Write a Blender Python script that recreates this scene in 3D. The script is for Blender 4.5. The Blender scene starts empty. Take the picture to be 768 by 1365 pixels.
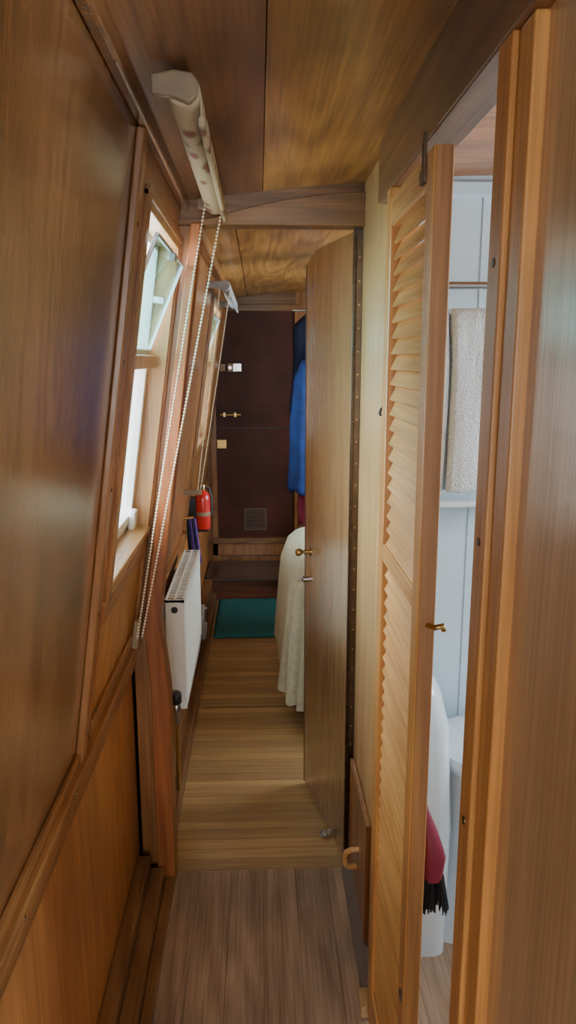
import bpy, bmesh, math, random
from mathutils import Vector, Matrix, noise
random.seed(4)
D=bpy.data; C=bpy.context
col=C.scene.collection

# ------------------------------------------------------------------ materials
def newmat(name):
    m=D.materials.new(name); m.use_nodes=True
    nt=m.node_tree; b=nt.nodes['Principled BSDF']
    return m,nt,b
def N(nt,t,**kw):
    n=nt.nodes.new(t)
    for k,v in kw.items(): setattr(n,k,v)
    return n
def plain(name,c,rough=.5,metal=0,spec=.5,var=.12,scale=30,bump=0,coat=0,emis=None):
    m,nt,b=newmat(name)
    tc=N(nt,'ShaderNodeTexCoord'); no=N(nt,'ShaderNodeTexNoise'); no.inputs['Scale'].default_value=scale; no.inputs['Detail'].default_value=4
    nt.links.new(tc.outputs['Object'],no.inputs['Vector'])
    r=N(nt,'ShaderNodeValToRGB')
    r.color_ramp.elements[0].position=.3; r.color_ramp.elements[1].position=.7
    r.color_ramp.elements[0].color=[x*(1-var) for x in c[:3]]+[1]
    r.color_ramp.elements[1].color=[min(1,x*(1+var)) for x in c[:3]]+[1]
    nt.links.new(no.outputs['Fac'],r.inputs['Fac']); nt.links.new(r.outputs['Color'],b.inputs['Base Color'])
    b.inputs['Roughness'].default_value=rough; b.inputs['Metallic'].default_value=metal
    b.inputs['Specular IOR Level'].default_value=spec; b.inputs['Coat Weight'].default_value=coat
    if bump:
        bp=N(nt,'ShaderNodeBump'); bp.inputs['Strength'].default_value=bump; bp.inputs['Distance'].default_value=.004
        nt.links.new(no.outputs['Fac'],bp.inputs['Height']); nt.links.new(bp.outputs['Normal'],b.inputs['Normal'])
    return m
def wood(name,c1,c2,axis='Z',rough=.34,coat=.25,bump=.12,fig=1.0,knots=0,plank=None,patch=.3,fibre=.22,seamdark=.35):
    """grain runs along `axis`; plank=(axis,width,variation)"""
    m,nt,b=newmat(name); L=nt.links.new
    tc=N(nt,'ShaderNodeTexCoord')
    ai='XYZ'.index(axis)
    mp=N(nt,'ShaderNodeMapping'); s=[9,9,9]; s[ai]=.7; mp.inputs['Scale'].default_value=s
    L(tc.outputs['Object'],mp.inputs['Vector'])
    src=tc.outputs['Object']; seam=None; rnd=None
    if plank:
        sx=N(nt,'ShaderNodeSeparateXYZ'); L(src,sx.inputs[0])
        dv=N(nt,'ShaderNodeMath',operation='DIVIDE'); L(sx.outputs[plank[0]],dv.inputs[0]); dv.inputs[1].default_value=plank[1]
        fl=N(nt,'ShaderNodeMath',operation='FLOOR'); L(dv.outputs[0],fl.inputs[0])
        fr=N(nt,'ShaderNodeMath',operation='FRACT'); L(dv.outputs[0],fr.inputs[0])
        wn=N(nt,'ShaderNodeTexWhiteNoise',noise_dimensions='1D'); L(fl.outputs[0],wn.inputs['W']); rnd=wn.outputs['Value']
        gt=N(nt,'ShaderNodeMath',operation='LESS_THAN'); L(fr.outputs[0],gt.inputs[0]); gt.inputs[1].default_value=min(.12,.0026/plank[1]); seam=gt.outputs[0]
        cb=N(nt,'ShaderNodeCombineXYZ')
        ml=N(nt,'ShaderNodeMath',operation='MULTIPLY'); L(rnd,ml.inputs[0]); ml.inputs[1].default_value=9.0
        for i in range(3): L(ml.outputs[0],cb.inputs[i])
        ad=N(nt,'ShaderNodeVectorMath',operation='ADD'); L(src,ad.inputs[0]); L(cb.outputs[0],ad.inputs[1]); L(ad.outputs[0],mp.inputs['Vector'])
    no=N(nt,'ShaderNodeTexNoise'); no.inputs['Scale'].default_value=1.6; no.inputs['Detail'].default_value=7; no.inputs['Roughness'].default_value=.62; no.inputs['Distortion'].default_value=1.1*fig
    L(mp.outputs[0],no.inputs['Vector'])
    mp3=N(nt,'ShaderNodeMapping'); s=[3.2,3.2,3.2]; s[ai]=.45; mp3.inputs['Scale'].default_value=s; L(mp.inputs['Vector'].links[0].from_socket,mp3.inputs['Vector'])
    n3=N(nt,'ShaderNodeTexNoise'); n3.inputs['Scale'].default_value=1.3; n3.inputs['Detail'].default_value=1.5; L(mp3.outputs[0],n3.inputs['Vector'])
    mm=N(nt,'ShaderNodeMath',operation='MULTIPLY'); L(n3.outputs['Fac'],mm.inputs[0]); mm.inputs[1].default_value=26
    pp=N(nt,'ShaderNodeMath',operation='PINGPONG'); L(mm.outputs[0],pp.inputs[0]); pp.inputs[1].default_value=1
    mx=N(nt,'ShaderNodeMix'); mx.data_type='FLOAT'; mx.inputs[0].default_value=.25*min(1,fig)
    L(no.outputs['Fac'],mx.inputs[2]); L(pp.outputs[0],mx.inputs[3])
    r=N(nt,'ShaderNodeValToRGB'); e=r.color_ramp.elements; e[0].position=.3; e[1].position=.68
    e[0].color=list(c1)+[1]; e[1].color=list(c2)+[1]; L(mx.outputs[0],r.inputs['Fac'])
    mp2=N(nt,'ShaderNodeMapping'); s=[170,170,170]; s[ai]=4; mp2.inputs['Scale'].default_value=s; L(tc.outputs['Object'],mp2.inputs['Vector'])
    n2=N(nt,'ShaderNodeTexNoise'); n2.inputs['Scale'].default_value=1; n2.inputs['Detail'].default_value=2; L(mp2.outputs[0],n2.inputs['Vector'])
    r2=N(nt,'ShaderNodeMapRange'); L(n2.outputs['Fac'],r2.inputs[0]); r2.inputs[1].default_value=.3; r2.inputs[2].default_value=.6; r2.inputs[3].default_value=1-fibre; r2.inputs[4].default_value=1.06
    n4=N(nt,'ShaderNodeTexNoise'); n4.inputs['Scale'].default_value=2.3; n4.inputs['Detail'].default_value=3; L(tc.outputs['Object'],n4.inputs['Vector'])
    r4=N(nt,'ShaderNodeMapRange'); L(n4.outputs['Fac'],r4.inputs[0]); r4.inputs[1].default_value=.3; r4.inputs[2].default_value=.7; r4.inputs[3].default_value=1-patch; r4.inputs[4].default_value=1+patch*.5
    f=N(nt,'ShaderNodeMath',operation='MULTIPLY'); L(r2.outputs[0],f.inputs[0]); L(r4.outputs[0],f.inputs[1]); fac=f.outputs[0]
    if plank:
        r5=N(nt,'ShaderNodeMapRange'); L(rnd,r5.inputs[0]); r5.inputs[3].default_value=1-plank[2]; r5.inputs[4].default_value=1+plank[2]*.6
        f2=N(nt,'ShaderNodeMath',operation='MULTIPLY'); L(fac,f2.inputs[0]); L(r5.outputs[0],f2.inputs[1])
        r6=N(nt,'ShaderNodeMapRange'); L(seam,r6.inputs[0]); r6.inputs[3].default_value=1; r6.inputs[4].default_value=seamdark
        f3=N(nt,'ShaderNodeMath',operation='MULTIPLY'); L(f2.outputs[0],f3.inputs[0]); L(r6.outputs[0],f3.inputs[1]); fac=f3.outputs[0]
    if knots:
        mk=N(nt,'ShaderNodeMapping'); s=[5,5,5]; s[ai]=2.6; mk.inputs['Scale'].default_value=s; L(tc.outputs['Object'],mk.inputs['Vector'])
        vo=N(nt,'ShaderNodeTexVoronoi'); vo.inputs['Scale'].default_value=knots; L(mk.outputs[0],vo.inputs['Vector'])
        rk=N(nt,'ShaderNodeMapRange'); L(vo.outputs['Distance'],rk.inputs[0]); rk.inputs[1].default_value=.05; rk.inputs[2].default_value=.11; rk.inputs[3].default_value=.35; rk.inputs[4].default_value=1
        f4=N(nt,'ShaderNodeMath',operation='MULTIPLY'); L(fac,f4.inputs[0]); L(rk.outputs[0],f4.inputs[1]); fac=f4.outputs[0]
    vm=N(nt,'ShaderNodeVectorMath',operation='SCALE'); L(r.outputs['Color'],vm.inputs[0]); L(fac,vm.inputs['Scale'])
    L(vm.outputs[0],b.inputs['Base Color'])
    b.inputs['Roughness'].default_value=rough; b.inputs['Coat Weight'].default_value=coat; b.inputs['Coat Roughness'].default_value=.2
    bp=N(nt,'ShaderNodeBump'); bp.inputs['Strength'].default_value=bump; bp.inputs['Distance'].default_value=.003
    L(n2.outputs['Fac'],bp.inputs['Height']); 
    bp2=N(nt,'ShaderNodeBump'); bp2.inputs['Strength'].default_value=bump; bp2.inputs['Distance'].default_value=.006
    L(no.outputs['Fac'],bp2.inputs['Height']); L(bp.outputs['Normal'],bp2.inputs['Normal']); L(bp2.outputs['Normal'],b.inputs['Normal'])
    return m

M={}
M['oakdark']=wood('oak_panel_dark',(.17,.066,.021),(.30,.130,.044),'Z',rough=.24,coat=.9,fig=1.3,bump=.2,fibre=.3,patch=.35)
M['oaktrim']=wood('oak_trim',(.24,.095,.028),(.40,.18,.060),'Z',rough=.34)
M['oaktrimY']=wood('oak_trim_y',(.25,.10,.031),(.43,.20,.068),'Y',rough=.34)
M['oaklow']=wood('lower_ply',(.42,.16,.045),(.60,.27,.085),'Z',rough=.4,knots=1.1,fig=.6)
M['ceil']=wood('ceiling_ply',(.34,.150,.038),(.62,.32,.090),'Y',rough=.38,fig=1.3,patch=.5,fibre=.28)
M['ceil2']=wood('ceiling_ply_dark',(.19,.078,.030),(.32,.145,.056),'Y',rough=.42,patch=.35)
M['beam']=wood('beam_oak',(.16,.075,.026),(.28,.135,.050),'X',rough=.45)
M['beamY']=wood('beam_oak_y',(.16,.074,.030),(.27,.13,.052),'Y',rough=.45)
M['right']=wood('oak_light',(.48,.285,.118),(.67,.44,.20),'Z',rough=.36,fig=.5,patch=.18)
M['leaf']=wood('leaf_veneer',(.28,.17,.075),(.41,.26,.125),'Z',rough=.22,coat=.9,fig=.3,patch=.12)
M['near']=wood('oak_near_right',(.50,.33,.17),(.66,.45,.245),'Z',rough=.30,fig=.35,patch=.15,coat=.6)
M['pine']=wood('pine_orange',(.52,.225,.055),(.72,.355,.10),'Z',rough=.38,fig=.6,knots=.9,patch=.15)
M['pineY']=wood('pine_slat',(.57,.27,.075),(.79,.43,.145),'Y',rough=.38,fig=.7,patch=.15)
M['pineedge']=wood('pine_edge',(.28,.11,.030),(.42,.19,.055),'Z',rough=.45,patch=.15)
M['red']=wood('mahogany_post',(.30,.088,.024),(.46,.155,.045),'Z',rough=.36)
M['darkbrown']=wood('dark_brown_wood',(.035,.018,.012),(.07,.036,.022),'Z',rough=.4,patch=.2)
M['tongue']=wood('tongue_groove',(.46,.20,.055),(.62,.31,.10),'Z',rough=.38,plank=('Y',.06,.15))
M['bathceil']=wood('bath_ceiling',(.38,.14,.042),(.52,.22,.075),'X',rough=.4,plank=('Y',.09,.15))
M['floorA']=wood('floor_vinyl',(.35,.225,.145),(.56,.395,.270),'Y',rough=.42,plank=('X',.095,.12),fig=.9,coat=.1,patch=.35,seamdark=.6,fibre=.3)
M['floorB']=wood('floor_strip',(.48,.30,.125),(.66,.445,.205),'X',rough=.32,plank=('Y',.048,.26),fig=.4,coat=.25,patch=.12,seamdark=.5)
M['skirt']=wood('skirting',(.17,.075,.030),(.29,.14,.055),'Y',rough=.4)
M['step']=wood('step_tread',(.05,.028,.018),(.10,.055,.035),'X',rough=.3)
M['riser']=wood('step_riser',(.18,.05,.025),(.28,.09,.04),'X',rough=.35)
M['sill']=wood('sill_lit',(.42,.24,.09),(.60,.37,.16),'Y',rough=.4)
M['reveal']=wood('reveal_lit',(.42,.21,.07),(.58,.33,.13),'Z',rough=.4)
M['maroon']=plain('maroon_paint',(.082,.021,.014),rough=.5,var=.25,scale=6,spec=.35)
M['white']=plain('white_panel',(.58,.70,.78),rough=.35,var=.02)
M['enamel']=plain('white_enamel',(.82,.82,.76),rough=.25,var=.02)
M['ceramic']=plain('white_ceramic',(.72,.80,.87),rough=.12,var=.01,coat=.5)
M['upvc']=plain('white_frame',(.8,.82,.82),rough=.35,var=.03)
M['alu']=plain('aluminium',(.62,.64,.65),rough=.3,metal=1,var=.05)
M['brass']=plain('brass',(.55,.38,.14),rough=.28,metal=1,var=.1)
M['steel']=plain('steel',(.55,.55,.56),rough=.25,metal=1,var=.1)
M['hinge']=plain('hinge_dark_brass',(.12,.08,.05),rough=.35,metal=1,var=.2)
M['black']=plain('black_plastic',(.02,.02,.022),rough=.4)
M['grey']=plain('grey_plastic',(.28,.28,.28),rough=.4)
M['groove']=plain('panel_groove',(.34,.42,.48),rough=.6)
M['greyroll']=plain('grey_blue_roller',(.45,.5,.56),rough=.4)
M['redpaint']=plain('red_paint',(.6,.02,.02),rough=.25,var=.05,coat=.5)
M['teal']=plain('teal_rug',(.025,.18,.20),rough=.95,var=.35,scale=160,bump=.8)
M['spread']=plain('bedspread_cotton',(.62,.64,.48),rough=.95,var=.12,scale=45,bump=.6)
M['blue']=plain('blue_cotton',(.018,.055,.24),rough=.85,var=.3,scale=14)
M['navy']=plain('navy_cotton',(.008,.014,.045),rough=.9,var=.3,scale=14)
M['purple']=plain('purple_strap',(.10,.04,.28),rough=.7)
M['pink']=plain('raspberry_cloth',(.28,.03,.07),rough=.85,var=.25)
M['towel']=plain('towel_terry',(.74,.79,.82),rough=1,var=.14,scale=220,bump=1.5)
M['brush']=plain('maroon_plastic',(.20,.015,.035),rough=.4)
M['bead']=plain('bead_plastic',(.85,.74,.55),rough=.4,var=.03)
M['cream']=plain('cream_plastic',(.28,.21,.13),rough=.45)
M['rubber']=plain('grey_cove',(.22,.19,.17),rough=.5)
M['bark']=plain('bark',(.05,.035,.025),rough=.9)
M['leafg']=plain('tree_leaves',(.010,.048,.014),rough=.9,var=.6,scale=9,spec=.1)
M['grass']=plain('pale_towpath',(.50,.52,.46),rough=.9,var=.1,scale=3)
m,nt,b=newmat('floral_blind'); tc=N(nt,'ShaderNodeTexCoord'); vo=N(nt,'ShaderNodeTexVoronoi'); vo.inputs['Scale'].default_value=30
mp=N(nt,'ShaderNodeMapping'); mp.inputs['Scale'].default_value=(1,.5,1); mp.inputs['Rotation'].default_value=(.4,.3,.5)
nt.links.new(tc.outputs['Object'],mp.inputs['Vector']); nt.links.new(mp.outputs[0],vo.inputs['Vector'])
r=N(nt,'ShaderNodeValToRGB'); r.color_ramp.interpolation='EASE'; e=r.color_ramp.elements
e[0].position=0; e[0].color=(.20,.05,.04,1); e[1].position=.66; e[1].color=(.52,.42,.28,1)
x=e.new(.26); x.color=(.26,.09,.06,1); x=e.new(.34); x.color=(.30,.29,.18,1); x=e.new(.42); x.color=(.50,.41,.27,1)
nt.links.new(vo.outputs['Distance'],r.inputs['Fac']); nt.links.new(r.outputs['Color'],b.inputs['Base Color']); b.inputs['Roughness'].default_value=.7; M['floral']=m
def glassmat(name,tint,k=1.0):
    m=D.materials.new(name); m.use_nodes=True; nt=m.node_tree; nt.nodes.remove(nt.nodes['Principled BSDF'])
    t=N(nt,'ShaderNodeBsdfTransparent'); t.inputs[0].default_value=list(tint)+[1]
    g=N(nt,'ShaderNodeBsdfGlossy'); g.inputs['Roughness'].default_value=.03
    fr=N(nt,'ShaderNodeFresnel'); fr.inputs[0].default_value=1.3
    ml=N(nt,'ShaderNodeMath',operation='MULTIPLY'); nt.links.new(fr.outputs[0],ml.inputs[0]); ml.inputs[1].default_value=k
    mx=N(nt,'ShaderNodeMixShader'); nt.links.new(ml.outputs[0],mx.inputs[0]); nt.links.new(t.outputs[0],mx.inputs[1]); nt.links.new(g.outputs[0],mx.inputs[2])
    nt.links.new(mx.outputs[0],nt.nodes['Material Output'].inputs[0]); return m
M['glass']=glassmat('window_glass',(.95,.97,.97),.7); M['glassg']=glassmat('hopper_glass',(.62,.84,.84),.5)

# ------------------------------------------------------------------ geometry helpers
def group(name):
    e=D.objects.new(name,None); col.objects.link(e); e.empty_display_size=.05; return e
def obj(name,verts,faces,mat,parent=None,smooth=False,bevel=0,seg=2):
    me=D.meshes.new(name); me.from_pydata([tuple(v) for v in verts],[],faces)
    bm=bmesh.new(); bm.from_mesh(me); bmesh.ops.recalc_face_normals(bm,faces=bm.faces); bm.to_mesh(me); bm.free()
    o=D.objects.new(name,me); col.objects.link(o)
    if mat: me.materials.append(M[mat] if isinstance(mat,str) else mat)
    if smooth:
        for p in me.polygons: p.use_smooth=True
    if parent: o.parent=parent
    if bevel:
        md=o.modifiers.new('b','BEVEL'); md.width=bevel; md.segments=seg; md.limit_method='ANGLE'
    return o
BF=[(0,1,3,2),(4,6,7,5),(0,4,5,1),(2,3,7,6),(0,2,6,4),(1,5,7,3)]
def box(name,x0,x1,y0,y1,z0,z1,mat,parent=None,bevel=.0015):
    v=[(x,y,z) for x in(x0,x1) for y in(y0,y1) for z in(z0,z1)]
    return obj(name,v,BF,mat,parent,bevel=bevel)
def boxes(name,lst,mat,parent=None,bevel=0):
    v=[];f=[]
    for c in lst:
        k=len(v)
        if len(c)==6:
            x0,x1,y0,y1,z0,z1=c; v+=[(x,y,z) for x in(x0,x1) for y in(y0,y1) for z in(z0,z1)]
        else: v+=c
        f+=[tuple(i+k for i in q) for q in BF]
    return obj(name,v,f,mat,parent,bevel=bevel)
def prism(name,poly,axis,a0,a1,mat,parent=None,bevel=.001):
    def P(p,a): return {'Y':(p[0],a,p[1]),'Z':(p[0],p[1],a),'X':(a,p[0],p[1])}[axis]
    n=len(poly); v=[P(p,a0) for p in poly]+[P(p,a1) for p in poly]
    f=[tuple(range(n)),tuple(range(n,2*n))]+[(i,(i+1)%n,(i+1)%n+n,i+n) for i in range(n)]
    return obj(name,v,f,mat,parent,bevel=bevel)
SL=.145
def wx(z): return -.459+SL*z
nn=Vector((1,0,-SL)).normalized()
def LP(y,z,d): return Vector((wx(z),y,z))+nn*d
def lv(y0,y1,z0,z1,d0,d1): return [LP(y,z,d) for d in(d0,d1) for y in(y0,y1) for z in(z0,z1)]
def lbox(name,y0,y1,z0,z1,d0,d1,mat,parent=None,bevel=.0015):
    return obj(name,lv(y0,y1,z0,z1,d0,d1),BF,mat,parent,bevel=bevel)
def tubeV(pts,r,n=10):
    v=[];f=[]; pts=[Vector(p) for p in pts]
    up=None
    for i,p in enumerate(pts):
        d=(pts[min(i+1,len(pts)-1)]-pts[max(i-1,0)]).normalized()
        if up is None:
            up=Vector((0,0,1)) if abs(d.z)<.9 else Vector((1,0,0))
        s=d.cross(up).normalized(); up=s.cross(d).normalized()
        rr=r[i] if isinstance(r,(list,tuple)) else r
        for k in range(n):
            a=2*math.pi*k/n; v.append(p+s*math.cos(a)*rr+up*math.sin(a)*rr)
    for i in range(len(pts)-1):
        for k in range(n): f.append((i*n+k,i*n+(k+1)%n,(i+1)*n+(k+1)%n,(i+1)*n+k))
    f.append(tuple(range(n))); f.append(tuple((len(pts)-1)*n+k for k in range(n)))
    return v,f
def tube(name,pts,r,mat,parent=None,n=10):
    v,f=tubeV(pts,r,n); o=obj(name,v,f,mat,parent,smooth=True)
    md=o.modifiers.new('e','EDGE_SPLIT'); md.split_angle=.9
    return o
def lathe(name,x,y,prof,mat,parent=None,n=24,axis='Z',z=0):
    v=[];f=[]
    for r,h in prof:
        for k in range(n):
            a=2*math.pi*k/n; c,s=math.cos(a)*r,math.sin(a)*r
            v.append({'Z':(x+c,y+s,z+h),'Y':(x+c,y+h,z+s),'X':(x+h,y+c,z+s)}[axis])
    for i in range(len(prof)-1):
        for k in range(n): f.append((i*n+k,i*n+(k+1)%n,(i+1)*n+(k+1)%n,(i+1)*n+k))
    f.append(tuple(range(n))); f.append(tuple((len(prof)-1)*n+k for k in range(n)))
    o=obj(name,v,f,mat,parent,smooth=True); md=o.modifiers.new('e','EDGE_SPLIT'); md.split_angle=.8
    return o
def loft(name,secs,mat,parent=None,n=36):
    v=[];f=[]
    for cx,cy,z,rx,ry,p in secs:
        for k in range(n):
            a=2*math.pi*k/n; c,s=math.cos(a),math.sin(a)
            v.append((cx+rx*math.copysign(abs(c)**(2/p),c),cy+ry*math.copysign(abs(s)**(2/p),s),z))
    for i in range(len(secs)-1):
        for k in range(n): f.append((i*n+k,i*n+(k+1)%n,(i+1)*n+(k+1)%n,(i+1)*n+k))
    f.append(tuple(range(n))); f.append(tuple((len(secs)-1)*n+k for k in range(n)))
    o=obj(name,v,f,mat,parent,smooth=True); md=o.modifiers.new('e','EDGE_SPLIT'); md.split_angle=.9
    return o
def beads(name,paths,r,step,mat,parent=None):
    v=[];f=[]
    for pts in paths:
        pts=[Vector(p) for p in pts]
        for a,b in zip(pts[:-1],pts[1:]):
            L=(b-a).length; k=max(1,int(L/step))
            for i in range(k):
                c=a.lerp(b,i/k); base=len(v)
                rings=[(.7,.7),(1,0),(.7,-.7)]
                v.append(c+Vector((0,0,r)))
                for rr,zz in rings:
                    for q in range(6):
                        an=q*math.pi/3; v.append(c+Vector((math.cos(an)*rr*r,math.sin(an)*rr*r,zz*r)))
                v.append(c+Vector((0,0,-r)))
                for q in range(6):
                    f.append((base,base+1+q,base+1+(q+1)%6))
                    for g in range(2): f.append((base+1+g*6+q,base+7+g*6+q,base+7+g*6+(q+1)%6,base+1+g*6+(q+1)%6))
                    f.append((base+13+q,base+19,base+13+(q+1)%6))
    for pts in paths:
        tv,tf=tubeV(pts,r*.25,5); k=len(v); v+=tv; f+=[tuple(i+k for i in q) for q in tf]
    return obj(name,v,f,mat,parent,smooth=True)

BY0,BY1=1.95,1.99
YE=4.9
YB=-2.4
XR=1.65
def cz(x): return 1.95-.068*(x-.8)**2

# ------------------------------------------------------------------ floor / ceiling
g=group('floor')
box('vinyl_planks',-.40,XR+.06,YB,1.965,-.04,0,'floorA',g,0)
box('strip_boards',-.40,XR+.06,1.965,YE+.05,-.04,0,'floorB',g,0)
box('board_joint',-.255,.262,3.03,3.036,0,.0012,'skirt',g,0)
g=group('ceiling')
def ceilseg(name,x0,x1,y0,y1,mat,dz=0):
    n=14; xs=[x0+(x1-x0)*i/n for i in range(n+1)]
    poly=[(x,cz(x)+dz) for x in xs]+[(x,cz(x)+.04) for x in reversed(xs)]
    return prism(name,poly,'Y',y0,y1,mat,g,0)
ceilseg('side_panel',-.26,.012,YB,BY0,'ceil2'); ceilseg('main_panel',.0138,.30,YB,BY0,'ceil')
ceilseg('bath_panel',.30,XR+.06,.5,BY0,'bathceil'); ceilseg('saloon_panel',.30,XR+.06,YB,.5,'ceil')
ceilseg('cabin_side_panel',-.26,-.07,BY0,YE,'ceil'); ceilseg('cabin_main_panel',-.066,XR+.06,BY0,YE,'ceil')
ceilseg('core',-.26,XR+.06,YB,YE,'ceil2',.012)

# ------------------------------------------------------------------ left wall
g=group('wall_left')
W1=(1.42,1.93,1.065,1.775); W2=(3.40,3.97,1.10,1.75); W5=(-1.75,-.65,1.0,1.72)
T=-.07; ZT=1.90
def wallstrip(n,y0,y1,z0,z1,mat,d=0): lbox(n,y0,y1,z0,z1,T,d,mat,g,0)
wallstrip('saloon_panel',YB,W5[0],.70,ZT,'oakdark',0)
wallstrip('saloon_under',W5[0],W5[1],.70,W5[2],'oakdark',0)
wallstrip('saloon_over',W5[0],W5[1],W5[3],ZT,'oakdark',0)
wallstrip('near_panel',W5[1],1.30,.70,ZT,'oakdark',0)
wallstrip('window_stile_near',1.30,W1[0],.70,ZT,'oaktrim',0)
wallstrip('under_window_boards',W1[0],W1[1],.70,W1[2],'tongue',0)
wallstrip('over_window_board',W1[0],W1[1],W1[3],ZT,'oaktrimY',0)
wallstrip('window_stile_far',W1[1],1.99,.70,ZT,'oaktrim',0)
wallstrip('cabin_panel',1.99,W2[0],.70,ZT,'oaktrim',0)
wallstrip('cabin_under_window',W2[0],W2[1],.70,W2[2],'oaktrim',0)
wallstrip('cabin_over_window',W2[0],W2[1],W2[3],ZT,'oaktrim',0)
wallstrip('cabin_far_panel',W2[1],YE,.70,ZT,'oaktrim',0)
box('lower_panel_near',-.42,-.362,YB,1.95,0,.70,'oaklow',g,0)
box('lower_panel_cabin',-.42,-.352,1.95,YE,0,.72,'oaklow',g,0)
g=group('trim_gunwale')
lbox('rail_board',YB,1.95,.66,.735,0,.012,'oaktrimY',g,.003)
lbox('rail_cap',YB,1.95,.735,.765,0,.022,'oaktrimY',g,.004)
lbox('cabin_rail',1.99,YE,.68,.74,-.01,.016,'oaktrimY',g,.003)
lbox('panel_bottom_bead',YB,1.27,.765,.785,0,.010,'oaktrimY',g,.003)
g=group('trim_panel_battens')
lbox('batten',1.268,1.305,.765,1.862,0,.014,'oaktrim',g,.003)
lbox('batten_inner',1.305,1.325,.765,1.862,0,.008,'oaktrim',g,.002)
lbox('stile_bead',1.36,1.37,.80,1.85,0,.005,'red',g,.001)
lbox('under_rail',1.37,1.935,1.0,1.045,0,.010,'oaktrimY',g,.003)
lbox('under_bottom_rail',1.37,1.935,.765,.80,0,.010,'oaktrimY',g,.003)
lbox('far_stile',1.90,1.945,.765,1.045,0,.010,'oaktrim',g,.003)
g=group('trim_cornice_left')
lbox('cornice',YB,1.95,1.862,1.89,0,.020,'oakdark',g,.005)
lbox('cabin_cornice',1.99,YE,1.85,1.885,0,.03,'oaktrimY',g,.005)

def window(name,W,hopper,transom):
    g=group(name); y0,y1,z0,z1=W
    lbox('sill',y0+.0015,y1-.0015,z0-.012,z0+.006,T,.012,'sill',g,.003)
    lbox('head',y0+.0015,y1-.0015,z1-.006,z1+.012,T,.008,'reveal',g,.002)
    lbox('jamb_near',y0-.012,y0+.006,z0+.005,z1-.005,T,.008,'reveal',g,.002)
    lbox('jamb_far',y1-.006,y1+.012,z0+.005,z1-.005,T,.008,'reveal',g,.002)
    lbox('architrave_near',y0-.045,y0-.012,z0-.03,z1+.02,0,.014,'oaktrim',g,.003)
    lbox('architrave_far',y1+.008,min(y1+.035,1.948) if y1<2 else y1+.035,z0-.03,z1+.02,0,.014,'oaktrim',g,.003)
    lbox('architrave_top',y0-.045,y1+.018,z1+.008,z1+.026,0,.014,'oaktrimY',g,.002)
    fr=.020
    L=[lv(y0,y1,z0,z0+fr,T+.005,T+.03),lv(y0,y1,z1-fr,z1,T+.005,T+.03),lv(y0,y0+fr,z0,z1,T+.005,T+.03),lv(y1-fr,y1,z0,z1,T+.005,T+.03)]
    boxes('frame',L,'upvc',g,.002)
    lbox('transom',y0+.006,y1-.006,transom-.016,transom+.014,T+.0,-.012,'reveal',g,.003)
    boxes('lower_sash',[lv(y0+fr,y1-fr,z0+fr,z0+fr+.022,T+.01,T+.035),lv(y1-fr-.022,y1-fr,z0+fr,transom-.016,T+.01,T+.035),lv(y0+fr,y0+fr+.012,z0+fr,transom-.016,T+.01,T+.035)],'upvc',g,.002)
    lbox('lower_glass',y0+fr,y1-fr,z0+fr,transom,T+.016,T+.02,'glass',g,0)
    lbox('stay_block',y1-.075,y1-.03,z0+.006,z0+.055,T+.035,T+.05,'upvc',g,.004)
    zt=z1-.04; a=LP(y0+.02,transom+.016,T+.03); b2=LP(y1-.02,transom+.016,T+.03)
    up=(LP(y0,zt,T+.03+hopper)-LP(y0,transom+.016,T+.03))
    n2=Vector((up.z,0,-up.x)).normalized()
    def slab(s0,s1,t0,t1,w0,w1):
        return [a.lerp(b2,s)+up*t+n2*w for w in(w0,w1) for s in(s0,s1) for t in(t0,t1)]
    obj('hopper_glass',slab(.005,.995,.02,.995,.001,.004),BF,'glassg',g)
    boxes('hopper_frame',[slab(0,1,0,.05,-.003,.007),slab(0,1,.975,1,-.002,.006),slab(0,.012,.05,.975,-.002,.006),slab(.988,1,.05,.975,-.002,.006)],'alu',g,.001)
    boxes('hopper_stays',[ lv(y1-.016,y1-.011,zt-.10,zt-.085,T+.02,T+hopper*.9) ],'alu',g,0)
    lbox('catch',(y0+y1)/2-.015,(y0+y1)/2+.015,zt-.022,zt-.005,T+.03+hopper*.95,T+.042+hopper,'grey',g,.002)
window('window_1',W1,.062,1.495); window('window_2',W2,.05,1.48)
g=group('added_window_5'); y0,y1,z0,z1=W5  # unseen window, added to throw daylight on the near right panel
boxes('frame',[lv(y0,y1,z0,z0+.02,T,T+.03),lv(y0,y1,z1-.02,z1,T,T+.03),lv(y0,y0+.02,z0,z1,T,T+.03),lv(y1-.02,y1,z0,z1,T,T+.03)],'upvc',g,.002)

g=group('baseboard_left')
box('pipe_box',-.362,-.325,YB,1.915,0,.095,'skirt',g,.004)
box('pipe_box_low',-.325,-.285,YB,1.915,0,.055,'skirt',g,.004)
box('floor_fillet',-.285,-.257,YB,1.915,0,.022,'skirt',g,.004)
box('cabin_skirting',-.352,-.275,1.99,4.47,0,.07,'skirt',g,.006)
box('cabin_pipe_cover',-.352,-.30,1.99,4.47,.07,.16,'skirt',g,.006)

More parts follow.
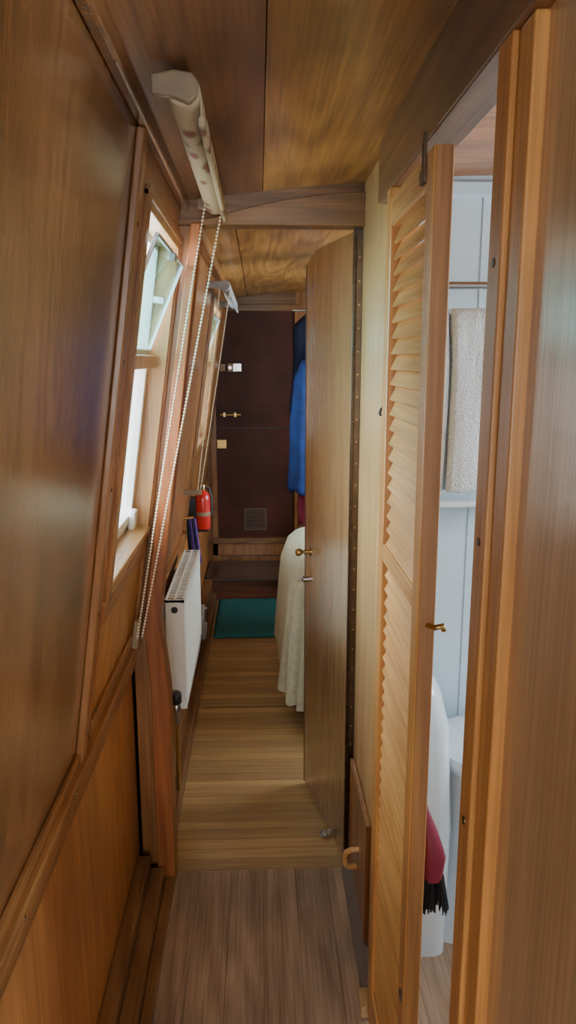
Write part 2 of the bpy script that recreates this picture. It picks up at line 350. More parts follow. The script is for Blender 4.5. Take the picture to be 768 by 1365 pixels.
# ------------------------------------------------------------------ bulkhead
g=group('wall_bulkhead')
poly=[(-.362,0),(-.268,0),(-.268,.60),(-.285,.78),(wx(1.83)+.045,1.83),(wx(1.83)-.01,1.83),(wx(.7)-.005,.7),(-.362,.7)]
prism('left_stub',poly,'Y',BY0,BY1,'oaktrim',g,.003)
prism('left_edge_post',[(-.305,0),(-.256,0),(-.256,.60),(-.276,.80),(wx(1.83)+.055,1.83),(wx(1.83)+.030,1.83),(-.318,.80),(-.305,.60)],'Y',1.918,1.998,'red',g,.003)
n=10; xs=[-.2+.47*i/n for i in range(n+1)]
prism('header_upper',[(-.21,1.827),(.27,1.827)]+[(x,cz(x)+.01) for x in reversed(xs)],'Y',1.945,BY1,'beam',g,.002)
def hz(x): return 1.84+.066*(1-((.30-x)/.42)**2) if x>-.12 else 1.84
prism('header_board',[(-.20,1.8265),(.268,1.8265)]+[(x,hz(x)) for x in [.268-.468*i/16 for i in range(17)]],'Y',1.925,1.945,'beam',g,.002)

# ------------------------------------------------------------------ right partition
XW=.266
g=group('wall_right')
def wtop(n,y0,y1,mat,x0=XW,x1=.30,z0=0):
    prism(n,[(x0,z0),(x1,z0),(x1,cz(x1)+.01),(x0,cz(x0)+.01)],'Y',y0,y1,mat,g,0)
wtop('near_panel',-.25,.74,'near')
wtop('frame_panel',.74,.845,'pineedge',x0=.272)
wtop('over_door',.845,1.47,'beamY',z0=1.83)
wtop('far_panel',1.47,BY1,'right')
g=group('trim_beam_right')
prism('beam',[(.246,1.812),(.30,1.812),(.30,1.92),(.246,cz(.246)+.005)],'Y',-.25,1.60,'beamY',g,.003)
g=group('trim_doorway')
box('architrave_outer',.252,.272,.735,.775,0,1.812,'pine',g,.003)
box('architrave_inner',.246,.272,.779,.822,0,1.812,'pine',g,.003)
box('door_stop',.262,.30,.822,.842,0,1.812,'darkbrown',g,.002)
box('stop_edge',.256,.276,.842,.852,0,1.812,'red',g,.002)
box('far_jamb',.244,.30,1.435,1.475,0,1.812,'pine',g,.003)
box('far_cover_strip',.255,.268,1.475,1.505,0,1.812,'pineedge',g,.002)
box('threshold',.262,.31,.85,1.435,0,.018,'right',g,.004)
g=group('cupboard_door')
box('panel',.256,.266,1.60,1.915,.06,.39,'oaktrim',g,.003)
boxes('frame_strips',[(.252,.257,1.60,1.915,.37,.39),(.252,.257,1.60,1.62,.06,.37),(.252,.257,1.895,1.915,.06,.37)],'oaktrim',g,.001)
tube('pull_handle',[(.258,1.74,.225),(.236,1.74,.224),(.224,1.745,.214),(.220,1.755,.19),(.224,1.768,.16),(.236,1.774,.148),(.258,1.776,.147)],.0075,'pineY',g)
g=group('baseboard_right')
prism('cove',[(.266,0),(.236,0),(.238,.012),(.248,.03),(.258,.05),(.266,.052)],'Y',1.505,1.95,'rubber',g,.001)
box('end_block',.225,.262,1.44,1.50,0,.03,'right',g,.004)
g=group('wall_hook')
lathe('hook_plate',XW,1.555,[(.011,0),(.011,-.004),(.004,-.005)],'black',g,16,'X',1.405)
tube('hook_arm',[(XW-.003,1.555,1.405),(.256,1.555,1.400),(.253,1.555,1.392),(.256,1.555,1.386)],.003,'black',g,8)

# ------------------------------------------------------------------ cabin door leaf (piano hinged)
H=Vector((.262,1.985,0)); F=Vector((.164,2.42,0)); dirv=(F-H).normalized(); Wd=(F-H).length; nr=Vector((-dirv.y,dirv.x,0))
if nr.x>0: nr=-nr
def leafpt(s,z,w): return H+dirv*s+nr*w+Vector((0,0,z))
g=group('door_1')
pl=[(0,.012),(Wd,.012),(Wd,1.795),(Wd-.10,1.825),(0,1.825)]
v=[leafpt(s,z,w) for w in(-.012,.012) for s,z in pl]; n=len(pl)
obj('leaf',v,[tuple(range(n)),tuple(range(n,2*n))]+[(i,(i+1)%n,(i+1)%n+n,i+n) for i in range(n)],'leaf',g,bevel=.002)
def lb(name,s0,s1,z0,z1,w0,w1,mat,bv=.001):
    return obj(name,[leafpt(s,z,w) for w in(w0,w1) for s in(s0,s1) for z in(z0,z1)],BF,mat,g,bevel=bv)
lb('edge_lipping',Wd,Wd+.006,.012,1.79,-.013,.013,'darkbrown')
box('hinge_post',.243,.2665,1.956,1.978,.012,1.826,'darkbrown',g,.001)
boxes('hinge_leaf',[(.2455,.2645,1.954,1.9575,.03,1.80)],'hinge',g)
vs=[];fs=[]
for i in range(46):
    z=.035+i*.0385; tv,tf=tubeV([(.246,1.952,z),(.246,1.952,z+.035)],.0045,10); k=len(vs); vs+=tv; fs+=[tuple(a+k for a in q) for q in tf]
obj('hinge_knuckles',vs,fs,'hinge',g,smooth=False)
vs=[];fs=[]
for i in range(30):
    z=.06+i*.0585; tv,tf=tubeV([(.2575,1.955,z),(.2575,1.9525,z)],.0022,8); k=len(vs); vs+=tv; fs+=[tuple(a+k for a in q) for q in tf]
obj('hinge_screws',vs,fs,'brass',g)
def knob(z,mat,r):
    c=leafpt(Wd-.05,z,.012); 
    tube('knob_spindle',[c,c+nr*.03],.006,mat,g); tube('knob',[c+nr*.025,c+nr*.03,c+nr*.038,c+nr*.046,c+nr*.05],[r*.4,r*.9,r,r*.8,r*.2],mat,g,16)
    tube('knob_rose',[c-nr*.0,c+nr*.004],r*1.1,mat,g,16)
knob(.88,'brass',.013)
c=leafpt(Wd-.03,.78,.012); tube('latch_body',[c,c+nr*.018],.011,'steel',g,12)
tube('latch_lever',[c+nr*.016,c+nr*.022+dirv*.012,c+nr*.022+dirv*.03-Vector((0,0,.012))],[.006,.006,.004],'steel',g,10)

# ------------------------------------------------------------------ louvred bathroom door
g=group('door_2')
DX0,DX1,DY0,DY1,DZ0,DZ1=.238,.266,1.062,1.433,.03,1.785
box('stile_near',DX0,DX1,DY0,DY0+.045,DZ0,DZ1,'pine',g,.003)
box('stile_near_edge',DX0+.002,DX1-.002,DY0-.003,DY0,DZ0+.002,DZ1-.002,'pineedge',g,.001)
box('stile_far',DX0,DX1,DY1-.045,DY1,DZ0,DZ1,'pine',g,.003)
for nme,a,b_ in(('top_rail',1.735,DZ1),('middle_rail',1.115,1.150),('bottom_rail',DZ0,.12)):
    box(nme,DX0+.001,DX1-.001,DY0+.045,DY1-.04,a,b_,'pineY',g,.003)
L=[]
def slats(z0,z1):
    n=int(round((z1-z0)/.0285)); p=(z1-z0)/n
    for i in range(n):
        z=z0+p*(i+.5); h=.0155; t=.003
        A=Vector((DX0+.008,0,z-h)); B=Vector((DX1-.006,0,z+h)); d=(B-A).normalized(); q=Vector((-d.z,0,d.x))*t
        L.append([Vector((pp.x,y,pp.z)) for pr in ((A-q,B-q),(A+q,B+q)) for y in(DY0+.043,DY1-.043) for pp in pr])
slats(.12,1.115); slats(1.150,1.735)
boxes('louvre_slats',L,'pineY',g,.0008)
tube('latch_hook',[(.254,DY0-.001,1.105),(.262,DY0-.014,1.105),(.274,DY0-.014,1.108),(.277,DY0-.010,1.100)],.0045,'brass',g)
boxes('top_pivot',[(.232,.239,DY0+.04,DY0+.065,1.745,1.765),(.233,.239,DY0+.048,DY0+.057,1.765,1.813)],'hinge',g,.001)
tube('wood_plug',[(DX0-.0015,DY0+.02,.42),(DX0+.004,DY0+.02,.42)],.010,'darkbrown',g,14)

# ------------------------------------------------------------------ bathroom
g=group('wall_bathroom')
box('far_partition',.30,XR,1.93,1.985,0,1.96,'white',g,0)
box('near_partition',.30,XR,.46,.50,0,1.96,'white',g,0)
boxes('panel_grooves',[(x-.0012,x+.0012,1.9285,1.930,.0,1.90) for x in [.36+.1*i for i in range(12)]],'groove',g)
box('top_moulding',.30,XR,1.915,1.93,1.895,1.93,'white',g,.003)
g=group('wall_saloon')
box('end_left',-.45,-.15,YB-.05,YB,0,1.98,'right',g,0)
box('end_right',.65,XR+.06,YB-.05,YB,0,1.98,'right',g,0)
box('end_top',-.15,.65,YB-.05,YB,1.80,1.98,'right',g,0)
box('end_bottom',-.15,.65,YB-.05,YB,0,.75,'right',g,0)  # gap left above: unseen opening added to let light in from behind
g=group('wall_hull_right')
def hull(n,y0,y1,z0,z1,mat): box(n,XR,XR+.06,y0,y1,z0,z1,mat,g,0)
WB=(.8,1.75,1.0,1.75); WC=(2.5,3.9,1.05,1.75); WS=(-2.0,-.4,.9,1.75)  # WC and WS are unseen openings added for light
hull('low_side',YB,YE+.05,0,.9,'white')
hull('low_side_fwd',WS[1],YE+.05,.9,1.0,'white')
hull('top_side',YB,YE+.05,1.75,1.98,'right')
hull('s0',YB,WS[0],.9,1.75,'right')
hull('s1',WS[1],WB[0],1.0,1.75,'right'); hull('s2',WB[1],WC[0],1.0,1.75,'white'); hull('s3',WC[1],YE+.05,1.0,1.75,'right')
hull('s4',WC[0],WC[1],1.0,1.05,'right')
for nm,W in(('window_3',WB),('added_window_4',WC),('added_window_6',WS)):  # cabin and saloon windows here are unseen, added to bring in more daylight
    g=group(nm); y0,y1,z0,z1=W
    boxes('frame',[(XR,XR+.03,y0,y1,z0,z0+.03),(XR,XR+.03,y0,y1,z1-.03,z1),(XR,XR+.03,y0,y0+.03,z0,z1),(XR,XR+.03,y1-.03,y1,z0,z1)],'upvc',g,.002)
    box('glass',XR+.012,XR+.016,y0,y1,z0,z1,'glass',g,0)
g=group('towel_rail')
tube('bar',[(.37,1.93,1.672),(.37,1.80,1.672),(.40,1.785,1.672),(.72,1.785,1.672),(.75,1.80,1.672),(.75,1.93,1.672)],.009,'steel',g)
tube('lower_bar',[(.37,1.93,1.60),(.37,1.80,1.60),(.40,1.785,1.60),(.72,1.785,1.60),(.75,1.80,1.60),(.75,1.93,1.60)],.006,'steel',g)
g=group('bath_towel')
def towel(name,x0,x1,yc,z0,z1,amp,dd=1):
    v=[];f=[]
    outer=[(.024,z0),(.028,z0+.01)]+[(.026,z0+(z1-z0)*i/12) for i in range(1,12)]+[(.024,z1+.004),(.016,z1+.015),(0,z1+.020),(-.016,z1+.015),(-.024,z1+.0)]+[(-.024,z1-(z1-z0)*i/12) for i in range(1,12)]+[(-.024,z0)]
    inner=[(-.0085,z0),(-.0085,z1),(-.006,z1+.0065),(0,z1+.0085),(.006,z1+.0065),(.0085,z1),(.0085,z0)]
    nu=40
    for i in range(nu+1):
        x=x0+(x1-x0)*i/nu
        e=min(i,nu-i)/nu; th=min(1,.6+e*7)*dd
        for j,(d,z) in enumerate(outer):
            nz=max(-.003,noise.noise(Vector((x*14,z*3,d*9)))*amp)+noise.noise(Vector((x*60,z*60,d)))*.0022
            v.append((x+noise.noise(Vector((z*6,d*20,1)))*.008,yc-d*max(th,.5)*1.2-nz*(1 if d>0 else -1),z+max(0,noise.noise(Vector((x*20,1,0)))*.006)))
        for d,z in inner: v.append((x,yc-d,z))
    m_=len(outer)+len(inner)
    for i in range(nu):
        for j in range(m_): f.append((i*m_+j,i*m_+(j+1)%m_,(i+1)*m_+(j+1)%m_,(i+1)*m_+j))
    f.append(tuple(range(m_))); f.append(tuple(nu*m_+j for j in range(m_)))
    obj(name,v,f,'towel',g,smooth=True)
towel('folded_cloth',.456,.60,1.785,1.185,1.60,.010)
towel('under_layer',.40,.450,1.785,1.175,1.60,.010,.7)
g=group('bathroom_shelf')
box('shelf_board',.38,.72,1.74,1.93,1.150,1.165,'ceramic',g,.004)
boxes('shelf_brackets',[(.42,.43,1.80,1.93,1.115,1.151),(.66,.67,1.80,1.93,1.115,1.151)],'ceramic',g,.001)
g=group('toilet')
loft('cistern_body',[(.393,1.75,0,.083,.135,5),(.393,1.75,.35,.085,.138,5),(.388,1.75,.62,.078,.132,4),(.378,1.75,.71,.064,.12,3.5),(.370,1.75,.75,.044,.10,3),(.366,1.75,.765,.02,.07,2.5)],'ceramic',g)
loft('pedestal',[(.58,1.75,0,.15,.10,3),(.59,1.75,.06,.14,.09,3),(.61,1.75,.2,.14,.09,2.5),(.64,1.75,.36,.18,.13,2.4),(.66,1.75,.46,.205,.155,2.3),(.66,1.75,.49,.205,.155,2.3)],'ceramic',g)
loft('seat',[(.66,1.75,.49,.21,.16,2.3),(.66,1.75,.505,.215,.165,2.3),(.66,1.75,.515,.21,.16,2.3)],'ceramic',g)
loft('lid',[(.655,1.75,.515,.205,.158,2.3),(.655,1.75,.527,.205,.158,2.3),(.655,1.75,.54,.18,.13,2.3),(.655,1.75,.544,.1,.07,2.2)],'ceramic',g)
box('link_block',.44,.50,1.68,1.82,.30,.47,'ceramic',g,.01)
lathe('flush_button',.38,1.69,[(.018,0),(.018,.014),(.012,.017)],'steel',g,16,'Z',.733)
g=group('dustpan_brush')
loft('stock',[(.300,1.17,.60,.020,.04,3),(.302,1.17,.64,.023,.042,3),(.296,1.172,.68,.016,.034,3),(.286,1.175,.72,.009,.02,2.5),(.280,1.178,.76,.007,.012,2.2),(.276,1.18,.90,.007,.011,2.2),(.276,1.18,.925,.004,.007,2)],'brush',g,24)
vs=[];fs=[]
for i in range(420):
    x=.301+random.uniform(-.019,.019); y=1.17+random.uniform(-.038,.038)
    e=Vector((x+(x-.301)*.45+random.uniform(-.003,.003),y+(y-1.17)*.25+random.uniform(-.003,.003),.545+random.uniform(-.006,.006)))
    tv,tf=tubeV([(x,y,.605),e],[.0018,.0012],4); k=len(vs); vs+=tv; fs+=[tuple(a+k for a in q) for q in tf]
obj('bristles',vs,fs,'black',g)
tube('hook',[(.264,1.18,.93),(.278,1.18,.932),(.280,1.18,.92)],.003,'steel',g,8)

# ------------------------------------------------------------------ roller blinds
def blind(name,x,z,y0,y1,r,fab,chains,bracket,dx=.03):
    g=group(name)
    lathe('fabric_roll',x,y0,[(r*.9,0),(r,.004),(r,(y1-y0)-.004),(r*.9,y1-y0)],fab,g,28,'Y',z)
    box('fabric_tail',x+r-.0015,x+r+.0005,y0+.02,y1-.01,z-.03,z,fab,g,0)
    box('hem_bar',x+r-.005,x+r+.004,y0+.018,y1-.008,z-.042,z-.028,fab,g,.003)
    for yy,nm in((y0-.016,'end_bracket_near'),(y1+.002,'end_bracket_far')):
        xw=wx(z)+dx
        poly=[(xw,z-.010),(x-.01,z-.014),(x+r*.4,z-r*.9),(x+r*.85,z-r*.5),(x+r*.95,z+r*.2),(x+r*.6,z+r*.7),(x-.01,z+r*.85),(xw,z+.014)]
        prism(nm,poly,'Y',yy,yy+.014,bracket,g,.003)
    beads('bead_chain',chains,.0032,.0085,'bead',g)
    return g
def chainpath(a,b,sag,n=8):
    a=Vector(a);b=Vector(b)
    return [a.lerp(b,i/n)+Vector((0,sag*math.sin(math.pi*i/n),0)) for i in range(n+1)]
g1=blind('roller_blind',-.102,1.866,1.12,1.885,.024,'floral',[chainpath((-.125,1.872,1.86),(-.322,1.83,.79),-.01),chainpath((-.083,1.872,1.86),(-.312,1.84,.785),.015)],'cream',.045)
lbox('chain_holder',1.83,1.855,.765,.84,.01,.026,'cream',g1,.003)
g2=blind('roller_blind',-.128,1.785,3.0,4.02,.020,'greyroll',[chainpath((-.150,3.0,1.77),(-.262,3.08,.96),-.01),chainpath((-.11,3.0,1.77),(-.252,3.09,.955),.015)],'grey',0)
boxes('chain_tie',[[Vector((x,y,z)) for x in(wx(.95)-.005,-.245) for y in(3.075,3.095) for z in(.945,.965)]],'cream',g2,.002)

# ------------------------------------------------------------------ radiator
g=group('radiator')
ry0,ry1,rz0,rz1=2.32,2.97,.345,.735
XBk=-.312
v=[];f=[]; n=140
for i in range(n+1):
    y=ry0+.006+(ry1-ry0-.012)*i/n
    ph=(i%7)/7; d=.006*(1 if ph<.5 else 0)
    for z in(rz0,rz0+.03,rz0+.035,rz1-.045,rz1-.04,rz1-.012):
        dd=d if rz0+.03<z<rz1-.042 else 0
        v.append((-.252-dd,y,z))
for i in range(n):
    for j in range(5): f.append((i*6+j,i*6+j+1,(i+1)*6+j+1,(i+1)*6+j))
obj('front_panel',v,f,'enamel',g)
box('front_core',-.268,-.2585,ry0+.006,ry1-.006,rz0,rz1-.012,'enamel',g,.002)
box('back_panel',XBk,XBk+.01,ry0+.006,ry1-.006,rz0,rz1-.012,'enamel',g,.002)
box('end_near',XBk-.001,-.250,ry0,ry0+.006,rz0+.005,rz1,'enamel',g,.002)
box('end_far',XBk-.001,-.250,ry1-.006,ry1,rz0+.02,rz1,'enamel',g,.002)
L=[(XBk-.001,XBk+.006,ry0,ry1,rz1-.012,rz1),(-.257,-.250,ry0,ry1,rz1-.012,rz1),(-.285,-.279,ry0,ry1,rz1-.012,rz1)]
k=22
for i in range(k+1):
    y=ry0+(ry1-ry0-.006)*i/k; L.append((XBk-.001,-.250,y,y+.006,rz1-.010,rz1-.001))
boxes('top_grille',L,'enamel',g)
boxes('convector_fins',[(-.301,-.269,ry0+.02+i*.03,ry0+.022+i*.03,rz0+.02,rz1-.05) for i in range(21)],'black',g)
boxes('wall_brackets',[(-.353,XBk+.001,ry0+.1,ry0+.13,rz0+.03,rz1-.05),(-.353,XBk+.001,ry1-.13,ry1-.1,rz0+.03,rz1-.05)],'enamel',g)
tube('vent_plug',[(-.282,ry0-.004,rz1-.035),(-.282,ry0+.002,rz1-.035)],.011,'black',g,16)
tube('valve_tail',[(-.282,ry0+.02,rz0+.03),(-.282,ry0-.03,rz0+.03)],.009,'steel',g,12)
lathe('valve_body',-.282,ry0-.03,[(.010,-.05),(.010,-.02),(.014,-.015),(.014,.015),(.010,.02)],'steel',g,16,'Z',rz0+.02)
lathe('valve_cap',-.282,ry0-.03,[(.015,.02),(.018,.025),(.018,.05),(.014,.057)],'black',g,16,'Z',rz0+.02)
tube('valve_pipe',[(-.282,ry0-.03,rz0-.02),(-.282,ry0-.03,.065)],.0075,'brass',g,12)

# ------------------------------------------------------------------ far wall, door, steps
g=group('wall_end')
box('left_of_door',-.42,-.29,YE,YE+.05,0,1.90,'oaktrim',g,0)
box('right_of_door',.24,XR+.05,YE,YE+.05,0,1.96,'oaktrim',g,0)
box('above_door',-.42,.24,YE,YE+.05,1.81,1.95,'beam',g,0)
box('below_door',-.29,.24,YE,YE+.05,0,.33,'oaktrim',g,0)
box('leak_backing',-.45,XR+.06,YE+.05,YE+.07,0,1.98,'darkbrown',g,0)  # backing sheet added to block light leaking through gaps beside the door
g=group('trim_end_door')
box('casing_left',-.32,-.282,YE-.02,YE,.15,1.84,'oaktrim',g,.003)
box('casing_right',.232,.27,YE-.02,YE,.15,1.84,'oaktrim',g,.003)
box('casing_head',-.32,.27,YE-.025,YE,1.808,1.85,'beam',g,.003)
box('sill_board',-.32,.27,YE-.035,YE,.285,.325,'beam',g,.004)
box('lower_ledge',-.32,.27,YE-.02,YE,.20,.285,'oaktrim',g,.003)
g=group('door_3')
box('panel',-.288,.238,YE-.008,YE+.03,.322,1.812,'maroon',g,.003)
box('seam',-.282,.232,YE-.010,YE-.008,1.06,1.066,'black',g,0)
box('rim_lock',-.205,-.11,YE-.03,YE-.008,1.425,1.485,'hinge',g,.004)
box('lock_keep',-.275,-.215,YE-.03,YE-.008,1.43,1.48,'hinge',g,.003)
box('lock_face',-.165,-.112,YE-.032,YE-.03,1.43,1.48,'steel',g,.001)
tube('lock_knob',[(-.185,YE-.03,1.455),(-.185,YE-.05,1.455)],.012,'steel',g,14)
tube('bolt_bar',[(-.255,YE-.018,1.152),(-.12,YE-.018,1.152)],.006,'brass',g,10)
boxes('bolt_staples',[(-.235,-.220,YE-.026,YE-.008,1.138,1.166),(-.165,-.15,YE-.026,YE-.008,1.138,1.166)],'brass',g,.001)
box('mortice_plate',-.280,-.215,YE-.026,YE-.008,.93,.99,'brass',g,.003)
tube('mortice_knob',[(-.235,YE-.024,.96),(-.235,YE-.05,.96)],.014,'brass',g,14)
M['vent']=plain('vent_bronze',(.15,.11,.09),rough=.5,var=.1)
L=[(-.105,.045,YE-.014,YE-.008,.375,.385),(-.105,.045,YE-.014,YE-.008,.515,.525),(-.105,-.095,YE-.014,YE-.008,.385,.515),(.035,.045,YE-.014,YE-.008,.385,.515)]
for i in range(9):
    z=.389+i*.014; L.append((-.095,.035,YE-.015,YE-.008,z,z+.006))
boxes('vent_grille',L,'vent',g)
g=group('entry_step')
box('tread',-.345,.60,4.475,4.875,.135,.165,'step',g,.006)
box('riser',-.345,.60,4.53,4.55,0,.135,'riser',g,.002)
boxes('carcass',[(-.345,-.325,4.55,4.87,0,.135),(.58,.60,4.55,4.87,0,.135)],'riser',g)
g=group('bath_mat')
v=[];f=[];nx,ny=40,60
for i in range(nx+1):
    for j in range(ny+1):
        x=-.262+.42*i/nx; y=3.86+.66*j/ny
        e=min(i,nx-i,j,ny-j); z=.004+.010*min(1,e/2)+.003*noise.noise(Vector((x*20,y*20,0)))
        v.append((x+.004*noise.noise(Vector((y*6,0,1))),y+.006*noise.noise(Vector((x*6,0,5))),z))
for i in range(nx):
    for j in range(ny): a=i*(ny+1)+j; f.append((a,a+1,a+ny+2,a+ny+1))
o=obj('pile',v,f,'teal',g,smooth=True); md=o.modifiers.new('s','SOLIDIFY'); md.thickness=.004; md.offset=-1

# ------------------------------------------------------------------ bed
g=group('bed')
box('base',.24,1.55,2.86,3.88,0,.48,'oaktrim',g,.01)
v=[];f=[]; n=220
rings=[(.02,.655,0),(.4,.66,0),(.7,.655,0),(.86,.645,0),(.93,.625,.2),(.975,.59,.5),(1.0,.53,.8),(1.01,.44,1),(1.02,.33,1.2),(1.03,.22,1.5),(1.035,.13,1.8),(1.037,.09,1.9)]
cx,cy,hx,hy=.84,3.37,.725,.60
for s,z,a in rings:
    for k in range(n):
        t=2*math.pi*k/n; c,si=math.cos(t),math.sin(t); p=6
        x=hx*math.copysign(abs(c)**(2/p),c); y=hy*math.copysign(abs(si)**(2/p),si)
        L_=Vector((x,y,0)).length
        per=k/n*70
        fold=a*(.011*math.sin(per*1.9+2*noise.noise(Vector((per*.3,0,0))))+.012*noise.noise(Vector((per*.8,z*2,3))))
        k2=s+fold/L_
        zz=z+(.012*noise.noise(Vector((x*4*s,y*4*s,2))) if z>.1 else .02*noise.noise(Vector((per*.6,0,7))))
        v.append((cx+x*k2,cy+y*k2,zz))
for i in range(len(rings)-1):
    for k in range(n): f.append((i*n+k,i*n+(k+1)%n,(i+1)*n+(k+1)%n,(i+1)*n+k))
f.append(tuple(range(n)))
o=obj('bedspread',v,f,'spread',g,smooth=True)

# ------------------------------------------------------------------ hanging clothes
def garment(g,name,cx,cy,w,dp,z0,z1,mat,seed,flare=1.15):
    v=[];f=[];n=48;m_=26
    for j in range(m_+1):
        t=j/m_; z=z1+(z0-z1)*t
        sh=min(1,.25+ t*6) if t<.14 else 1+ (flare-1)*t
        for k in range(n):
            a=2*math.pi*k/n
            fo=1+.16*math.sin(a*5+seed+t*1.5)*min(1,t*2)+.14*noise.noise(Vector((math.cos(a)*2+seed,math.sin(a)*2,t*3)))
            v.append((cx+math.cos(a)*w*sh*fo,cy+math.sin(a)*dp*sh*fo,z+.012*math.sin(a*3+seed)*t))
    for j in range(m_):
        for k in range(n): f.append((j*n+k,j*n+(k+1)%n,(j+1)*n+(k+1)%n,(j+1)*n+k))
    f.append(tuple(range(n))); f.append(tuple(m_*n+k for k in range(n)))
    return obj(name,v,f,mat,g,smooth=True)
g=group('hanging_clothes')
garment(g,'navy_coat',.32,4.50,.115,.07,1.15,1.78,'navy',1,1.1)
garment(g,'blue_dressing_gown',.265,4.42,.060,.05,.72,1.50,'blue',3,1.4)
garment(g,'blue_shirt',.36,4.42,.09,.06,.80,1.60,'blue',5,1.2)
garment(g,'raspberry_scarf',.275,4.5,.035,.03,.50,.85,'pink',2,1.0)
tube('hanging_rail',[(.20,4.5,1.79),(.62,4.5,1.79),(.62,4.9,1.79)],.008,'steel',g)

# ------------------------------------------------------------------ fire extinguisher + straps
g=group('fire_extinguisher')
ex,ey,ez=-.278,3.55,.69
lathe('cylinder',ex,ey,[(.02,0),(.034,.004),(.037,.015),(.037,.15),(.033,.172),(.018,.188),(.013,.195)],'redpaint',g,28,'Z',ez)
lathe('label',ex,ey,[(.0374,.07),(.0376,.071),(.0376,.088),(.0374,.089)],'cream',g,28,'Z',ez)
lathe('valve',ex,ey,[(.012,.19),(.013,.2),(.013,.22),(.008,.225)],'brass',g,16,'Z',ez)
tube('lever',[(ex-.01,ey+.0,ez+.222),(ex+.0,ey-.03,ez+.236),(ex+.0,ey-.06,ez+.240)],.005,'black',g,8)
tube('carry_handle',[(ex,ey,ez+.21),(ex,ey-.03,ez+.212),(ex,ey-.055,ez+.205)],.005,'black',g,8)
tube('hose',[(ex,ey+.01,ez+.21),(ex+.03,ey+.02,ez+.2),(ex+.042,ey+.01,ez+.15),(ex+.04,ey,ez+.07)],.006,'black',g,8)
boxes('bracket',[(-.36,ex-.03,ey-.02,ey+.02,ez+.02,ez+.16),(-.36,ex+.02,ey-.03,ey+.03,ez-.008,ez)],'black',g,.002)
g=group('dog_lead')
for i in range(4):
    x=-.315+.010*i
    tube('strap_%d'%i,[(x-.01,3.28,.80),(x,3.26,.72),(x+.012,3.25+.01*i,.60),(x+.004,3.28,.55+.01*i),(x-.008,3.30,.62),(x-.012,3.29,.74),(x-.01,3.28,.80)],.006,'purple' if i%2 else 'navy',g,8)
tube('peg',[(-.36,3.28,.80),(-.30,3.28,.805)],.007,'brass',g,8)
g=group('coiled_hose')
pts=[]
for i in range(60):
    a=i*.42; pts.append((-.30+.0006*i,3.30+.07*math.cos(a),.30+.075*math.sin(a)))
tube('coil',pts,.010,'grey',g,8)
tube('coil_peg',[(-.352,3.30,.37),(-.25,3.30,.37)],.006,'steel',g,8)
g=group('foil_wrapper')
v=[];f=[]
for i in range(9):
    for j in range(6):
        v.append((.185+.004*i+random.uniform(-.002,.002),2.10+.007*j+random.uniform(-.003,.003),.004+random.random()*.012))
for i in range(8):
    for j in range(5): a=i*6+j; f.append((a,a+1,a+7,a+6))
obj('crumpled_foil',v,f,'steel',g)

g=group('trim_screws')
vs=[];fs=[]
def plug(p,nrm,r=.0035):
    global vs,fs
    tv,tf=tubeV([Vector(p)-Vector(nrm)*.002,Vector(p)+Vector(nrm)*.0012],r,8); k=len(vs); vs+=tv; fs+=[tuple(a+k for a in q) for q in tf]
for z in(.82,1.05,1.28,1.5,1.72): plug(LP(1.287,z,.014),nn)
for y in(-.1,.3,.6,.9,1.2,1.5,1.8): plug(LP(y,.75,.022),nn)
for z in(.3,.62,.95,1.3,1.6): plug((.246,.80,z),(-1,0,0),.005)
obj('screw_heads',vs,fs,'hinge',g)

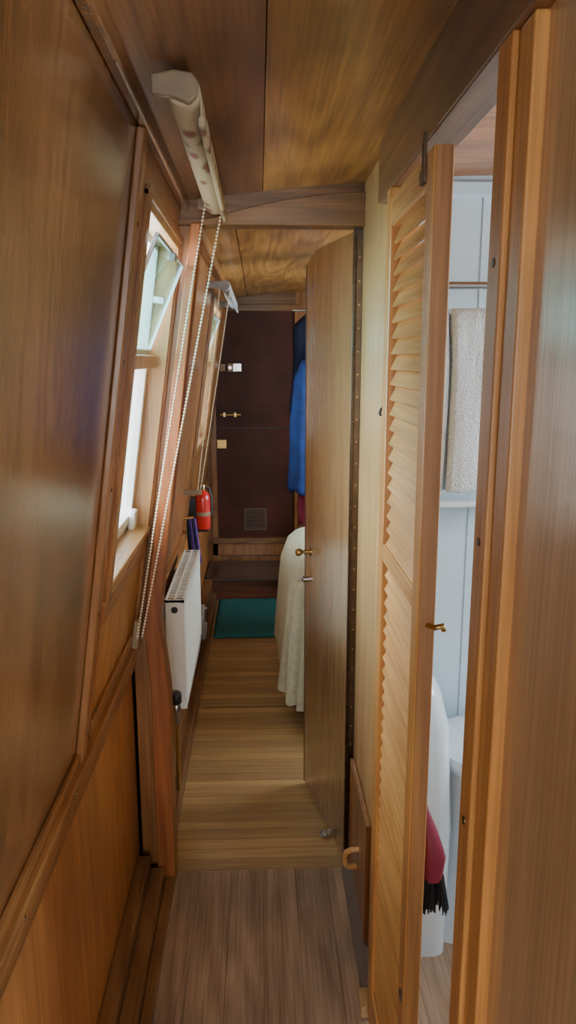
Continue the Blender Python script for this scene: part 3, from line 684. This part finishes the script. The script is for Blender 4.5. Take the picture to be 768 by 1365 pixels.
# ------------------------------------------------------------------ outside
g=group('ground')
box('towpath',-30,-1.3,-8,45,-.1,.0,'grass',g,0)
g=group('tree_row')
vs=[];fs=[]
for i in range(13000):
    y=random.uniform(6,36); h=.6+2.6*max(-.15,noise.noise(Vector((y*.38,0,0)))+.12)+ .07*y
    x=-2.6-random.random()*1.8; z=2.0+.012*y+random.random()**.9*max(.2,h)
    s=random.uniform(.04,.12); a=Vector((random.uniform(-1,1),random.uniform(-1,1),random.uniform(-1,1))).normalized()*s; b2=a.cross(Vector((random.uniform(-1,1),random.uniform(-1,1),random.uniform(-1,1)))).normalized()*s*.6
    c=Vector((x,y,z)); k=len(vs); vs+=[c-a,c+b2,c+a,c-b2]; fs.append((k,k+1,k+2,k+3))
obj('leaves',vs,fs,'leafg',g)
tvs=[];tfs=[]
for i in range(10):
    y=7+i*3.0; tv,tf=tubeV([(-3.4,y,0),(-3.3,y+.1,1.2),(-3.5,y+.2,3.2)],[.07,.05,.02],8); k=len(tvs); tvs+=tv; tfs+=[tuple(a+k for a in q) for q in tf]
obj('trunks',tvs,tfs,'bark',g)

# ------------------------------------------------------------------ light
w=D.worlds.new('World'); C.scene.world=w; w.use_nodes=True
bg=w.node_tree.nodes['Background']; bg.inputs[0].default_value=(.90,.95,1,1); bg.inputs[1].default_value=17.5
def portal(name,loc,rot,sx,sy):
    l=D.lights.new(name,'AREA'); l.shape='RECTANGLE'; l.size=sx; l.size_y=sy; l.cycles.is_portal=True
    o=D.objects.new(name,l); col.objects.link(o); o.location=loc; o.rotation_euler=rot
h=math.pi/2
portal('portal_window_1',(wx(1.42)-.09,1.675,1.42),(0,-h+.14,0),.72,.52)
portal('portal_window_2',(wx(1.42)-.09,3.685,1.42),(0,-h+.14,0),.66,.58)
portal('portal_added_window_5',(wx(1.36)-.09,-1.2,1.36),(0,-h+.14,0),.72,1.1)
portal('portal_window_3',(XR+.08,1.275,1.375),(0,h,0),.76,.96)
portal('portal_added_window_4',(XR+.08,3.2,1.4),(0,h,0),.72,1.42)
portal('portal_added_window_6',(XR+.08,-1.2,1.325),(0,h,0),.86,1.62)
portal('portal_added_opening',(.25,YB-.06,1.275),(h,0,0),.8,1.05)  # rear opening is unseen, added to light the corridor from behind the camera

cam=D.cameras.new('camera'); co=D.objects.new('camera',cam); col.objects.link(co)
cam.sensor_fit='VERTICAL'; cam.sensor_height=36; cam.lens=26.0; cam.clip_start=.02
co.location=(0,0,1.5); co.rotation_euler=(math.radians(90-11.58),0,math.radians(-2.22))
C.scene.camera=co
